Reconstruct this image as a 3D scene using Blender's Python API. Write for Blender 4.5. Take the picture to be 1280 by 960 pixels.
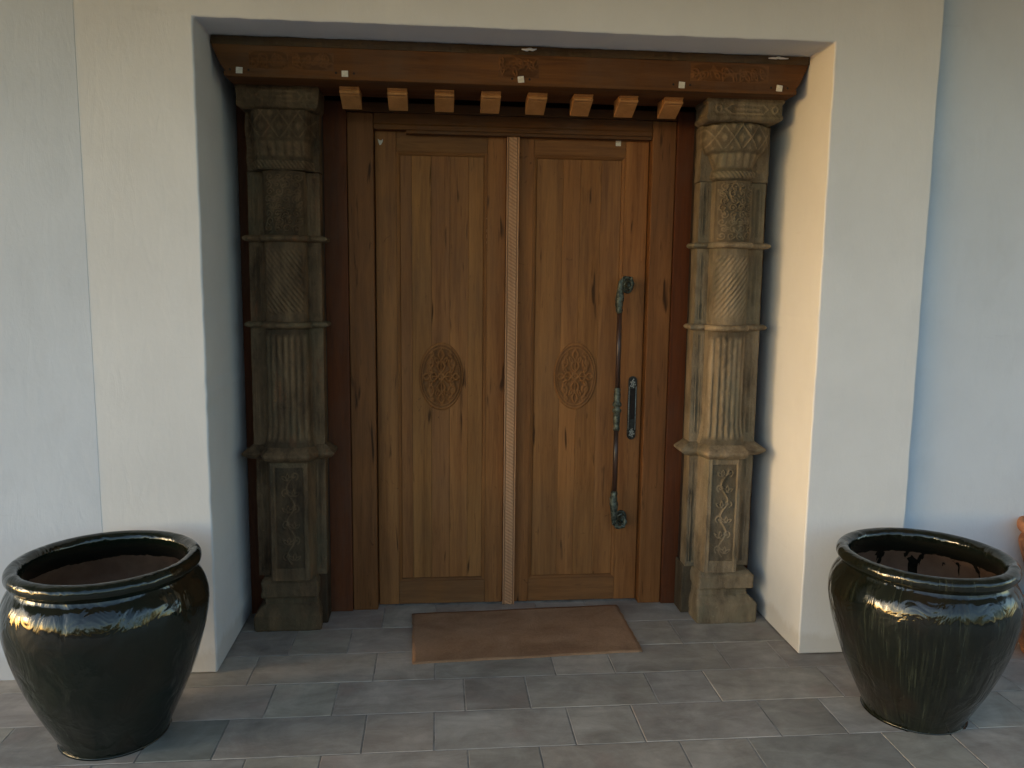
import bpy, bmesh, math, random
import numpy as np
from mathutils import Matrix, Vector
S = bpy.context.scene
for o in list(bpy.data.objects): bpy.data.objects.remove(o)
R = math.radians
# ------------------------------------------------------------------ camera
cd = bpy.data.cameras.new('camera'); cam = bpy.data.objects.new('camera', cd); S.collection.objects.link(cam)
cd.sensor_width = 36; cd.lens = 28.09; cd.clip_start = .05; cd.clip_end = 500
def cam_axes(yaw, pit, rol):
    cy, sy = math.cos(yaw), math.sin(yaw)
    f = Vector((-sy*math.cos(pit), cy*math.cos(pit), -math.sin(pit)))
    r = Vector((cy, sy, 0)); u = r.cross(f)
    c, s = math.cos(rol), math.sin(rol)
    return c*r + s*u, -s*r + c*u, f
r_, u_, f_ = cam_axes(-0.09083, 0.12851, 0.01153)
cam.matrix_world = Matrix(((r_.x, u_.x, -f_.x, .885), (r_.y, u_.y, -f_.y, -3.1107), (r_.z, u_.z, -f_.z, 1.5699), (0, 0, 0, 1)))
S.camera = cam
# ------------------------------------------------------------------ sky, sun, exposure
SUN_EL, SUN_AZ = R(8.0), math.atan2(-.975, -.215)         # azimuth measured from +Y towards +X
w = bpy.data.worlds.new('World'); S.world = w; w.use_nodes = True
wn = w.node_tree; bg = wn.nodes['Background']
sky = wn.nodes.new('ShaderNodeTexSky'); sky.sky_type = 'NISHITA'; sky.sun_disc = False
sky.sun_elevation = SUN_EL; sky.sun_rotation = SUN_AZ; sky.dust_density = .7; sky.ozone_density = 1.35
wn.links.new(sky.outputs[0], bg.inputs[0]); bg.inputs[1].default_value = .15
sl = bpy.data.lights.new('sun', 'SUN'); sl.energy = .21; sl.angle = R(9); sl.color = (1, .70, .42)
so = bpy.data.objects.new('sun', sl); S.collection.objects.link(so)
sd = Vector((math.sin(SUN_AZ)*math.cos(SUN_EL), math.cos(SUN_AZ)*math.cos(SUN_EL), math.sin(SUN_EL)))
so.rotation_euler = sd.to_track_quat('Z', 'Y').to_euler()
so.location = (-3, -3, 3)
S.view_settings.view_transform = 'Standard'; S.view_settings.look = 'None'
S.view_settings.exposure = 1.78; S.view_settings.gamma = 1.0
S.render.resolution_x = 1024; S.render.resolution_y = 768
S.render.engine = 'CYCLES'
# ------------------------------------------------------------------ object helpers
C = S.collection
rng = random.Random(7)
def link(name, me, mat=None, parent=None, color=None):
    o = bpy.data.objects.new(name, me); C.objects.link(o)
    if mat is not None and me is not None and not me.materials: me.materials.append(mat)
    if parent is not None: o.parent = parent
    if color is not None: o.color = (*color, 1)
    return o
def thing(name, label, cat, group=None, loc=(0, 0, 0)):
    o = bpy.data.objects.new(name, None); C.objects.link(o); o.location = loc
    o.empty_display_size = .1
    o['label'] = label; o['category'] = cat
    if group: o['group'] = group
    return o
def tag(o, label, cat, group=None):
    o['label'] = label; o['category'] = cat
    if group: o['group'] = group
    return o
def mesh(name, v, f, smooth=False):
    me = bpy.data.meshes.new(name); me.from_pydata([tuple(map(float, p)) for p in v], [], f); me.update()
    if smooth: me.polygons.foreach_set('use_smooth', [True]*len(me.polygons))
    return me
BOXF = [(0, 3, 2, 1), (4, 5, 6, 7), (0, 1, 5, 4), (1, 2, 6, 5), (2, 3, 7, 6), (3, 0, 4, 7)]
def box(name, x0, x1, y0, y1, z0, z1, mat, parent=None, bev=.002, seg=2, color=None, jit=0):
    v = [(x0, y0, z0), (x1, y0, z0), (x1, y1, z0), (x0, y1, z0), (x0, y0, z1), (x1, y0, z1), (x1, y1, z1), (x0, y1, z1)]
    if jit: v = [tuple(c + rng.uniform(-jit, jit) for c in p) for p in v]
    o = link(name, mesh(name, v, BOXF), mat, parent, color)
    if bev: bevel(o, bev, seg)
    return o
def bevel(o, wdt, seg=2):
    m = o.modifiers.new('bevel', 'BEVEL'); m.width = wdt; m.segments = seg; m.limit_method = 'ANGLE'; m.angle_limit = R(40)
def prism_y(name, pts, y0, y1, mat, parent=None, bev=0, color=None):      # pts in xz, extruded along y
    n = len(pts); v = [(x, y0, z) for x, z in pts] + [(x, y1, z) for x, z in pts]
    f = [tuple(range(n)), tuple(range(2*n-1, n-1, -1))] + [(i, i+n, (i+1) % n+n, (i+1) % n) for i in range(n)]
    me = mesh(name, v, f); bm = bmesh.new(); bm.from_mesh(me); bmesh.ops.recalc_face_normals(bm, faces=bm.faces); bm.to_mesh(me); bm.free()
    o = link(name, me, mat, parent, color)
    if bev: bevel(o, bev, 3)
    return o
def prism_x(name, pts, x0, x1, mat, parent=None, bev=0, color=None):      # pts in yz, extruded along x
    n = len(pts); v = [(x0, y, z) for y, z in pts] + [(x1, y, z) for y, z in pts]
    f = [tuple(range(n)), tuple(range(2*n-1, n-1, -1))] + [(i, i+n, (i+1) % n+n, (i+1) % n) for i in range(n)]
    me = mesh(name, v, f); bm = bmesh.new(); bm.from_mesh(me); bmesh.ops.recalc_face_normals(bm, faces=bm.faces); bm.to_mesh(me); bm.free()
    o = link(name, me, mat, parent, color)
    if bev: bevel(o, bev, 2)
    return o
def lathe(name, prof, mat, parent=None, n=96, wob=0, loc=(0, 0, 0), seed=0):
    rr = np.random.RandomState(seed); ph = rr.rand(6)*6.28
    v = []; f = []; m = len(prof)
    for i in range(n):
        a = 2*math.pi*i/n
        k = 1 + wob*(math.sin(2*a+ph[0]) + .6*math.sin(3*a+ph[1]) + .3*math.sin(7*a+ph[2]))
        for (r, z) in prof:
            v.append((r*k*math.cos(a), r*k*math.sin(a), z + wob*.25*math.sin(a+ph[3])*(z > .02)))
    for i in range(n):
        for j in range(m-1):
            f.append((i*m+j, ((i+1) % n)*m+j, ((i+1) % n)*m+j+1, i*m+j+1))
    o = link(name, mesh(name, v, f, True), mat, parent); o.location = loc
    return o
def tube(bm, pts, rads, n=8):
    P = [Vector(p) for p in pts]; rings = []
    for i, p in enumerate(P):
        d = (P[min(i+1, len(P)-1)] - P[max(i-1, 0)]).normalized()
        a = d.cross(Vector((0, 1, 0)) if abs(d.y) < .9 else Vector((1, 0, 0))).normalized(); b = d.cross(a)
        r = rads[i] if hasattr(rads, '__len__') else rads
        rings.append([bm.verts.new(p + r*(math.cos(2*math.pi*k/n)*a + math.sin(2*math.pi*k/n)*b)) for k in range(n)])
    for i in range(len(rings)-1):
        for k in range(n): bm.faces.new((rings[i][k], rings[i][(k+1) % n], rings[i+1][(k+1) % n], rings[i+1][k]))
    bm.faces.new(rings[0][::-1]); bm.faces.new(rings[-1])
def from_bm(name, bm, mat, parent=None, smooth=True):
    bmesh.ops.recalc_face_normals(bm, faces=bm.faces)
    me = bpy.data.meshes.new(name); bm.to_mesh(me); bm.free()
    if smooth: me.polygons.foreach_set('use_smooth', [True]*len(me.polygons))
    return link(name, me, mat, parent)
# smooth value noise on numpy arrays
def vnoise(x, z, sc, seed=0):
    rr = np.random.RandomState(seed+11); T = rr.rand(64, 64)
    X, Z = x*sc+seed*3.7, z*sc+seed*1.9
    xi, zi = np.floor(X).astype(int), np.floor(Z).astype(int); fx, fz = X-xi, Z-zi
    fx = fx*fx*(3-2*fx); fz = fz*fz*(3-2*fz)
    g = lambda a, b: T[a % 64, b % 64]
    return (g(xi, zi)*(1-fx)+g(xi+1, zi)*fx)*(1-fz)+(g(xi, zi+1)*(1-fx)+g(xi+1, zi+1)*fx)*fz - .5
def ridges(X, Z, lines):
    """height 0..1 of raised cords along polylines [(pts, width)]"""
    H = np.zeros_like(X)
    for pts, wd in lines:
        P = np.array(pts); D = np.full(X.shape, 9.)
        for i in range(len(P)-1):
            a, b = P[i], P[i+1]; ab = b-a; L = (ab**2).sum()+1e-12
            t = np.clip(((X-a[0])*ab[0]+(Z-a[1])*ab[1])/L, 0, 1)
            D = np.minimum(D, np.hypot(X-a[0]-t*ab[0], Z-a[1]-t*ab[1]))
        H = np.maximum(H, np.exp(-(D/wd)**2))
    return H
def spiral(cx, cz, r, a0, turns, n=14, sgn=1):
    return [(cx + r*(1-.8*k/n)*math.cos(a0+sgn*turns*6.283*k/n), cz + r*(1-.8*k/n)*math.sin(a0+sgn*turns*6.283*k/n)) for k in range(n+1)]
def arc(cx, cz, rx, rz, a0=0, a1=6.2832, n=28):
    return [(cx+rx*math.cos(a0+(a1-a0)*k/n), cz+rz*math.sin(a0+(a1-a0)*k/n)) for k in range(n+1)]
def leaf(x, z, ang, L, wd, n=8):
    out = []
    for s in (1, -1):
        p = [(L*t, s*wd*math.sin(math.pi*t)) for t in np.linspace(0, 1, n)]
        out.append([(x+a*math.cos(ang)-b*math.sin(ang), z+a*math.sin(ang)+b*math.cos(ang)) for a, b in p])
    return out
def relief(name, xl, xr, z0, z1, front, yback, nx, nz, mat, parent, ref=None, rough=.0012, seed=0):
    """a block whose front face is y = front(X, Z); xl, xr may be functions of z. Stores how deep each point is cut ('cavity')."""
    fl = xl if callable(xl) else (lambda z: xl); fr = xr if callable(xr) else (lambda z: xr)
    zs = np.linspace(z0, z1, nz)
    L = np.array([fl(z) for z in zs])[:, None]; Rr = np.array([fr(z) for z in zs])[:, None]
    t = np.linspace(0, 1, nx)[None, :]
    Z = np.repeat(zs[:, None], nx, 1); X = L+(Rr-L)*t
    Y, Hc = front(X, Z)
    Y = Y + rough*2*vnoise(X, Z, 40, seed) + rough*1.5*vnoise(X, Z, 130, seed+3) + rough*3*vnoise(X, Z, 9, seed+5)
    X = X + np.where((t < .001) | (t > .999), rough*2*vnoise(X*0+.3, Z, 25, seed+8), 0)
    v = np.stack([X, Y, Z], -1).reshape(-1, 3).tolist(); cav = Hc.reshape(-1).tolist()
    id = lambda j, i: j*nx+i
    f = [(id(j, i), id(j, i+1), id(j+1, i+1), id(j+1, i)) for j in range(nz-1) for i in range(nx-1)]
    # border, running round the front, pushed back to yback
    bd = [id(0, i) for i in range(nx)] + [id(j, nx-1) for j in range(1, nz)] + [id(nz-1, i) for i in range(nx-2, -1, -1)] + [id(j, 0) for j in range(nz-2, 0, -1)]
    n0 = len(v)
    for k in bd: v.append([v[k][0], yback, v[k][2]]); cav.append(.5)
    m = len(bd)
    for k in range(m): f.append((bd[(k+1) % m], bd[k], n0+k, n0+(k+1) % m))
    me = mesh(name, v, f, True)
    at = me.attributes.new('cavity', 'FLOAT', 'POINT'); at.data.foreach_set('value', cav)
    me.set_sharp_from_angle(angle=R(50))
    return link(name, me, mat, parent)
# ------------------------------------------------------------------ materials
def mat_new(name):
    m = bpy.data.materials.new(name); m.use_nodes = True; t = m.node_tree
    return m, t, t.nodes['Principled BSDF']
def N(t, typ, **kw):
    n = t.nodes.new(typ)
    for k, v in kw.items():
        if k in n.inputs: n.inputs[k].default_value = v
        else: setattr(n, k, v)
    return n
def ramp(t, src, stops):
    r = t.nodes.new('ShaderNodeValToRGB'); e = r.color_ramp.elements
    while len(e) < len(stops): e.new(.5)
    for i, (p, c) in enumerate(stops):
        e[i].position = p; e[i].color = (*c, 1) if hasattr(c, '__len__') else (c, c, c, 1)
    t.links.new(src, r.inputs[0]); return r.outputs[0]
def coords(t, scale, kind='Object', rand=True):
    tc = t.nodes.new('ShaderNodeTexCoord'); out = tc.outputs[kind]
    if rand:
        oi = t.nodes.new('ShaderNodeObjectInfo'); mu = N(t, 'ShaderNodeMath', operation='MULTIPLY'); mu.inputs[1].default_value = 37.
        t.links.new(oi.outputs['Random'], mu.inputs[0])
        ad = N(t, 'ShaderNodeVectorMath', operation='ADD'); t.links.new(out, ad.inputs[0]); t.links.new(mu.outputs[0], ad.inputs[1]); out = ad.outputs[0]
    mp = t.nodes.new('ShaderNodeMapping'); mp.inputs['Scale'].default_value = scale; t.links.new(out, mp.inputs[0]); return mp.outputs[0]
def noise(t, vec, scale, detail=4, rough=.55, dist=0):
    n = N(t, 'ShaderNodeTexNoise', Scale=scale, Detail=detail, Roughness=rough, Distortion=dist); t.links.new(vec, n.inputs['Vector']); return n.outputs['Fac']
def mix(t, fac, a, b, mode='MIX'):
    m = N(t, 'ShaderNodeMix', data_type='RGBA', blend_type=mode)
    for s, val in ((m.inputs[0], fac), (m.inputs[6], a), (m.inputs[7], b)):
        if hasattr(val, 'is_output'): t.links.new(val, s)
        elif isinstance(val, (int, float)) and s.type != 'VALUE': s.default_value = (val, val, val, 1)
        elif isinstance(val, (int, float)): s.default_value = val
        else: s.default_value = (*val, 1)
    return m.outputs[2]
def math2(t, op, a, b=0.):
    m = N(t, 'ShaderNodeMath', operation=op)
    for s, val in ((m.inputs[0], a), (m.inputs[1], b)):
        if hasattr(val, 'is_output'): t.links.new(val, s)
        else: s.default_value = val
    return m.outputs[0]
def bump(t, b, h, dist, strength=1.):
    n = N(t, 'ShaderNodeBump', Strength=strength, Distance=dist); t.links.new(h, n.inputs['Height']); t.links.new(n.outputs[0], b.inputs['Normal'])
def objcol(t):
    return t.nodes.new('ShaderNodeObjectInfo').outputs['Color']

def wood(name, light, dark, axis='z', rough=.55, flecks=.6, cavity=False, ageing=.35):
    m, t, b = mat_new(name)
    a, c = 1., .06
    sc = {'z': (a, a, c), 'x': (c, a, a), 'y': (a, c, a)}[axis]
    v = coords(t, sc)
    broad = noise(t, v, 14, 3, .5, .6); fine = noise(t, v, 150, 5, .7, .2); mid = noise(t, v, 45, 4, .6, 1.2)
    s = math2(t, 'ADD', math2(t, 'MULTIPLY', broad, .45), math2(t, 'ADD', math2(t, 'MULTIPLY', mid, .35), math2(t, 'MULTIPLY', fine, .2)))
    col = ramp(t, s, [(.36, dark), (.5, [(x+y)/2 for x, y in zip(light, dark)]), (.64, light)])
    # dark mineral streaks and small knots
    sc2 = {'z': (1, 1, .13), 'x': (.13, 1, 1), 'y': (1, .13, 1)}[axis]
    fl = ramp(t, noise(t, coords(t, sc2), 30, 2, .5, .4), [(.66, 0.), (.74, 1.)])
    sc3 = {'z': (1, 1, .07), 'x': (.07, 1, 1), 'y': (1, .07, 1)}[axis]
    f2 = ramp(t, noise(t, coords(t, sc3), 85, 3, .6, .3), [(.63, 0.), (.72, 1.)])
    col = mix(t, math2(t, 'MULTIPLY', f2, flecks*.6), col, [x*.45 for x in dark])
    kn = ramp(t, noise(t, coords(t, (1, 1, 1)), 16, 3, .6, 1.5), [(.69, 0.), (.77, 1.)])
    col = mix(t, math2(t, 'MULTIPLY', fl, flecks), col, [x*.32 for x in dark])
    col = mix(t, math2(t, 'MULTIPLY', kn, flecks*.8), col, [x*.4 for x in dark])
    # grime, patchy
    gr = ramp(t, noise(t, coords(t, (1, 1, .5)), 3.2, 5, .65), [(.42, 0.), (.68, 1.)])
    col = mix(t, math2(t, 'MULTIPLY', gr, ageing), col, (.10, .075, .055))
    col = mix(t, 1., col, objcol(t), 'MULTIPLY')
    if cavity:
        at = N(t, 'ShaderNodeAttribute', attribute_name='cavity'); cv = ramp(t, at.outputs['Fac'], [(0, .52), (.6, 1.)])  # recesses darkened: grime plus carving shade put into the colour
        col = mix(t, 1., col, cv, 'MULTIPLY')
    t.links.new(col, b.inputs['Base Color'])
    rr = ramp(t, mid, [(.3, rough-.1), (.7, rough+.15)]); t.links.new(rr, b.inputs['Roughness'])
    b.inputs['Specular IOR Level'].default_value = .16
    h = math2(t, 'ADD', math2(t, 'MULTIPLY', fine, .6), math2(t, 'SUBTRACT', mid, math2(t, 'MULTIPLY', fl, .5)))
    bump(t, b, h, .0012, .8)
    return m
M_door = wood('teak_door', (.365, .160, .055), (.185, .074, .0235), flecks=.95, ageing=.2)
M_rail = wood('teak_rail', (.315, .142, .050), (.165, .068, .0225), 'x', ageing=.25)
M_beam = wood('beam_wood', (.165, .067, .021), (.08, .031, .010), 'x', .65, .4)
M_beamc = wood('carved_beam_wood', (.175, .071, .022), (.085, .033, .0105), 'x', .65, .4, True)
M_jamb = wood('jamb_wood', (.14, .043, .016), (.075, .023, .009), 'z', .7, .3)
M_corb = wood('corbel_wood', (.56, .28, .11), (.40, .19, .07), 'z', .55, .2, ageing=.1)
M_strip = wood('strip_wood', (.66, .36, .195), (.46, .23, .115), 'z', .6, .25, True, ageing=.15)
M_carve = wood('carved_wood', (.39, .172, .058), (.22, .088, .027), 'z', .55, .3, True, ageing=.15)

def plaster(name, col, warm=.02, smudge=.12):
    m, t, b = mat_new(name)
    v = coords(t, (1, 1, 1), rand=False)
    n1 = noise(t, v, 1.7, 5, .6); n2 = noise(t, coords(t, (1, 1, .45), rand=False), 7, 5, .65, .4); n3 = noise(t, v, 90, 4, .7)
    c = ramp(t, n1, [(.3, [x*.93 for x in col]), (.7, [min(1, x*1.04) for x in col])])
    c = mix(t, math2(t, 'MULTIPLY', ramp(t, n2, [(.5, 0.), (.8, 1.)]), smudge), c, [x*.72 for x in col])
    tc = t.nodes.new('ShaderNodeTexCoord'); sx = t.nodes.new('ShaderNodeSeparateXYZ'); t.links.new(tc.outputs['Object'], sx.inputs[0])
    low = math2(t, 'ADD', sx.outputs[2], math2(t, 'MULTIPLY', noise(t, coords(t, (1, 1, .5), rand=False), 8, 6, .7), -.16))
    c = mix(t, math2(t, 'MULTIPLY', ramp(t, low, [(-.0, 1.), (.035, 0.)]), .30), c, (.36, .32, .27))
    dash = ramp(t, noise(t, coords(t, (.35, 1, 1.6), rand=False), 9, 4, .55, .3), [(.70, 0.), (.76, 1.)])
    c = mix(t, math2(t, 'MULTIPLY', dash, smudge), c, [x*.66 for x in col])
    sp = ramp(t, noise(t, coords(t, (1, 1, .3), rand=False), 26, 3, .6), [(.74, 0.), (.80, 1.)])
    c = mix(t, math2(t, 'MULTIPLY', sp, .10), c, (.40, .38, .34))
    t.links.new(c, b.inputs['Base Color']); b.inputs['Roughness'].default_value = .85
    b.inputs['Specular IOR Level'].default_value = .2
    tr = noise(t, coords(t, (1, 1, .3), rand=False), 22, 4, .6, .8)
    h = math2(t, 'ADD', math2(t, 'MULTIPLY', n3, .5), math2(t, 'ADD', math2(t, 'MULTIPLY', n1, 4), math2(t, 'MULTIPLY', tr, 1.3)))
    bump(t, b, h, .0010, .8)
    return m
M_wall = plaster('cream_plaster', (.70, .715, .75))
M_outer = plaster('pale_blue_plaster', (.60, .655, .75), smudge=.3)
M_ceil = plaster('ceiling_plaster', (.62, .56, .47))

def tile_mat():
    m, t, b = mat_new('grey_tile')
    v = coords(t, (1, 1, 1))
    cloud = noise(t, v, 4.5, 8, .68, .7); st = noise(t, coords(t, (.5, 1.3, 1)), 9, 5, .7, .6); gr = noise(t, v, 120, 4, .7)
    s = math2(t, 'ADD', math2(t, 'MULTIPLY', cloud, .55), math2(t, 'MULTIPLY', st, .45))
    c = ramp(t, s, [(.33, (.23, .209, .186)), (.5, (.37, .340, .306)), (.68, (.54, .50, .455))])
    red = ramp(t, noise(t, v, 5.5, 3, .5), [(.56, 0.), (.72, 1.)])
    c = mix(t, math2(t, 'MULTIPLY', red, .35), c, (.37, .27, .24))
    pale = ramp(t, noise(t, coords(t, (.5, 1.5, 1)), 15, 6, .75), [(.58, 0.), (.74, 1.)])
    c = mix(t, math2(t, 'MULTIPLY', pale, .42), c, (.40, .38, .36))
    sc = ramp(t, noise(t, coords(t, (1, 2, 1)), 48, 2, .5), [(.78, 0.), (.80, 1.)])
    c = mix(t, math2(t, 'MULTIPLY', sc, .5), c, (.38, .37, .35))
    c = mix(t, 1., c, objcol(t), 'MULTIPLY')
    t.links.new(c, b.inputs['Base Color'])
    t.links.new(ramp(t, s, [(.3, .46), (.7, .66)]), b.inputs['Roughness']); b.inputs['Specular IOR Level'].default_value = .35
    bump(t, b, math2(t, 'ADD', math2(t, 'MULTIPLY', gr, .4), st), .0015, .7)
    return m
M_tile = tile_mat()
def simple(name, a, b_, sc, rough, bd=.001, scale=(1, 1, 1), metal=0, lo=.4, hi=.62, rand=True):
    m, t, b = mat_new(name); v = coords(t, scale, rand=rand)
    n = noise(t, v, sc, 5, .65, .3); t.links.new(ramp(t, n, [(lo, a), (hi, b_)]), b.inputs['Base Color'])
    b.inputs['Roughness'].default_value = rough; b.inputs['Metallic'].default_value = metal
    bump(t, b, n, bd); return m
M_grout = simple('grout', (.22, .21, .195), (.42, .40, .375), 9, .9)
M_dark = simple('dark_board', (.018, .010, .007), (.03, .016, .01), 8, .7)
M_bronze = simple('verdigris_bronze', (.025, .030, .024), (.135, .155, .125), 60, .45, .003, metal=.45)
M_grip = simple('brown_grip', (.03, .016, .012), (.075, .036, .026), 30, .35, .0006, (1, 1, .1))
M_lock = simple('lock_metal', (.02, .02, .018), (.06, .058, .05), 70, .4, .001, metal=.6)
M_silver = simple('worn_silver', (.30, .32, .30), (.62, .64, .60), 160, .4, .002, metal=.5)
M_sticker = simple('paper', (.58, .53, .45), (.72, .67, .58), 90, .8, .0003)
M_hole = simple('hole', (.012, .008, .006), (.02, .012, .01), 30, .9)
M_terra = simple('terracotta', (.28, .105, .045), (.44, .19, .09), 18, .8, .002)
M_grass = simple('lawn', (.030, .052, .016), (.055, .085, .028), 5, .95, .01)
M_yard = simple('pale_gravel', (.09, .085, .07), (.14, .13, .11), 5, .95, .01)
M_leaf = simple('leaves', (.020, .042, .014), (.05, .08, .026), 3, .7, .002)
M_bark = simple('bark', (.05, .035, .022), (.09, .065, .045), 20, .9, .01)
def mat_mat():
    m, t, b = mat_new('brown_doormat'); v = coords(t, (1, 1, 1))
    w_ = noise(t, v, 3.2, 5, .6, .6); f = noise(t, coords(t, (.35, 1, 1)), 300, 3, .8); s2 = noise(t, coords(t, (.5, 1, 1)), 9, 4, .6)
    c = ramp(t, w_, [(.36, (.42, .245, .145)), (.62, (.56, .345, .215))])
    c = mix(t, math2(t, 'MULTIPLY', ramp(t, s2, [(.52, 0.), (.7, 1.)]), .4), c, (.26, .14, .085))
    c = mix(t, .45, c, ramp(t, f, [(.3, .35), (.7, 1.)]), 'MULTIPLY')
    t.links.new(c, b.inputs['Base Color']); b.inputs['Roughness'].default_value = .95; b.inputs['Specular IOR Level'].default_value = .1
    bump(t, b, math2(t, 'ADD', math2(t, 'MULTIPLY', f, 1.6), math2(t, 'MULTIPLY', w_, 2)), .004); return m
M_mat = mat_mat()
def stone(name, base, dk, green, gold):
    m, t, b = mat_new(name)
    n1 = noise(t, coords(t, (1, 1, .5)), 9, 6, .65, .4); n2 = noise(t, coords(t, (1, 1, .18)), 20, 5, .7, .5); n3 = noise(t, coords(t, (1, 1, 1)), 95, 4, .7)
    c = ramp(t, math2(t, 'ADD', math2(t, 'MULTIPLY', n1, .5), math2(t, 'MULTIPLY', n2, .5)), [(.36, dk), (.62, base)])
    c = mix(t, math2(t, 'MULTIPLY', ramp(t, noise(t, coords(t, (1, 1, .4)), 6, 4, .6), [(.48, 0.), (.66, 1.)]), .6), c, green)
    c = mix(t, math2(t, 'MULTIPLY', ramp(t, noise(t, coords(t, (1, 1, .25)), 11, 5, .7), [(.58, 0.), (.72, 1.)]), .55), c, gold)
    c = mix(t, math2(t, 'MULTIPLY', ramp(t, n3, [(.62, 0.), (.76, 1.)]), .4), c, [x*2.0 for x in base])
    at = N(t, 'ShaderNodeAttribute', attribute_name='cavity'); cv = ramp(t, at.outputs['Fac'], [(0, .40), (.55, .95), (1, 1.3)])  # low spots darkened, raised ones lightened: grime and relief shade in the colour
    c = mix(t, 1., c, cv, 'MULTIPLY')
    c = mix(t, 1., c, objcol(t), 'MULTIPLY')
    t.links.new(c, b.inputs['Base Color']); b.inputs['Roughness'].default_value = .8; b.inputs['Specular IOR Level'].default_value = .25
    bump(t, b, math2(t, 'ADD', n3, math2(t, 'MULTIPLY', n2, 1.5)), .004, .9)
    return m
M_stR = stone('aged_stone_light', (.25, .195, .13), (.085, .063, .040), (.125, .122, .088), (.30, .195, .095))
M_stL = stone('aged_stone_shaded', (.165, .103, .055), (.045, .026, .014), (.088, .074, .044), (.20, .070, .027))  # stone of the shaded column: its shade is put into a darker colour
def glaze(name, base, streak, amt):
    m, t, b = mat_new(name)
    tc = t.nodes.new('ShaderNodeTexCoord'); sx = t.nodes.new('ShaderNodeSeparateXYZ'); t.links.new(tc.outputs['Object'], sx.inputs[0])
    nrm = N(t, 'ShaderNodeVectorMath', operation='NORMALIZE'); cx = t.nodes.new('ShaderNodeCombineXYZ')
    t.links.new(sx.outputs[0], cx.inputs[0]); t.links.new(sx.outputs[1], cx.inputs[1]); t.links.new(cx.outputs[0], nrm.inputs[0])
    c2 = N(t, 'ShaderNodeVectorMath', operation='MULTIPLY_ADD'); c2.inputs[1].default_value = (1, 1, 1)
    c3 = t.nodes.new('ShaderNodeCombineXYZ'); t.links.new(math2(t, 'MULTIPLY', sx.outputs[2], .13), c3.inputs[2])
    t.links.new(nrm.outputs[0], c2.inputs[0]); t.links.new(c3.outputs[0], c2.inputs[2])
    st = noise(t, c2.outputs[0], 42, 5, .7, .1); big = noise(t, coords(t, (1, 1, .6), rand=False), 7, 4, .6)
    f = math2(t, 'MULTIPLY', ramp(t, st, [(.48, 0.), (.68, 1.)]), ramp(t, big, [(.35, .15), (.65, 1.)]))
    c = mix(t, math2(t, 'MULTIPLY', f, amt), base, streak)
    brn = ramp(t, noise(t, coords(t, (1, 1, 1), rand=False), 4, 3, .5), [(.52, 0.), (.72, 1.)])
    c = mix(t, math2(t, 'MULTIPLY', brn, .5), c, (.022, .012, .006))
    t.links.new(c, b.inputs['Base Color'])
    b.inputs['Roughness'].default_value = .035; b.inputs['Specular IOR Level'].default_value = .62
    wv = noise(t, coords(t, (1, 1, .7), rand=False), 11, 3, .5, .8)
    bump(t, b, math2(t, 'ADD', math2(t, 'MULTIPLY', wv, 3.4), math2(t, 'MULTIPLY', st, .16)), .004, .8)
    return m
M_glL = glaze('black_green_glaze', (.004, .008, .005), (.014, .022, .014), .6)
M_glR = glaze('streaked_green_glaze', (.005, .007, .005), (.040, .048, .032), .85)
def lining_mat(name, dr_):
    m, t, b = mat_new(name)
    tc = t.nodes.new('ShaderNodeTexCoord'); sx = t.nodes.new('ShaderNodeSeparateXYZ'); t.links.new(tc.outputs['Object'], sx.inputs[0])
    base = ramp(t, noise(t, coords(t, (1, 1, 1), rand=False), 9, 5, .6), [(.35, (.17, .085, .046)), (.65, (.27, .15, .085))])
    # glaze runs: down to an uneven line, with drips
    d = noise(t, coords(t, (1, 1, .02), rand=False), 24, 3, .6)
    drip = ramp(t, d, [(.60, 0.), (.66, 1.)])
    edge = math2(t, 'SUBTRACT', .535, math2(t, 'ADD', math2(t, 'MULTIPLY', drip, dr_), math2(t, 'MULTIPLY', d, .03)))
    over = math2(t, 'GREATER_THAN', sx.outputs[2], edge)
    c = mix(t, over, base, (.010, .010, .007)); t.links.new(c, b.inputs['Base Color'])
    t.links.new(ramp(t, over, [(0, .7), (1, .15)]), b.inputs['Roughness'])
    return m
M_lineL = lining_mat('brown_pot_lining', .0); M_lineR = lining_mat('drip_stained_pot_lining', .10)

# ------------------------------------------------------------------ floor: bed and individual tiles
bed = box('floor', -7, 10, -4.2, .72, -.2, -.0016, M_grout, bev=0); bed['kind'] = 'structure'
lawn = box('courtyard', -70, 70, -90, 80, -.6, -.21, M_yard, bev=0); lawn['kind'] = 'structure'
P = .7285; Y0 = .382; H = .2437; G = .0017
def tile_mesh(L, D):
    bm = bmesh.new(); x, y = L/2-G, D/2-G; ch = .0022
    lo = [bm.verts.new((sx*x, sy*y, -.012)) for sx, sy in ((-1, -1), (1, -1), (1, 1), (-1, 1))]
    mi = [bm.verts.new((sx*x, sy*y, -ch)) for sx, sy in ((-1, -1), (1, -1), (1, 1), (-1, 1))]
    up = [bm.verts.new((sx*(x-ch), sy*(y-ch), 0)) for sx, sy in ((-1, -1), (1, -1), (1, 1), (-1, 1))]
    for a, b in ((lo, mi), (mi, up)):
        for i in range(4): bm.faces.new((a[i], a[(i+1) % 4], b[(i+1) % 4], b[i]))
    bm.faces.new(up)
    me = bpy.data.meshes.new('tile'); bm.to_mesh(me); bm.free(); me.materials.append(M_tile); return me
t_long, t_short = tile_mesh(.4855, H), tile_mesh(.243, H)
trng = random.Random(21)
def tone(k=None):
    g = trng.uniform(.86, 1.14) if k is None else k
    return (g*trng.uniform(.97, 1.04), g, g*trng.uniform(.96, 1.04))
far = []
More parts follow.
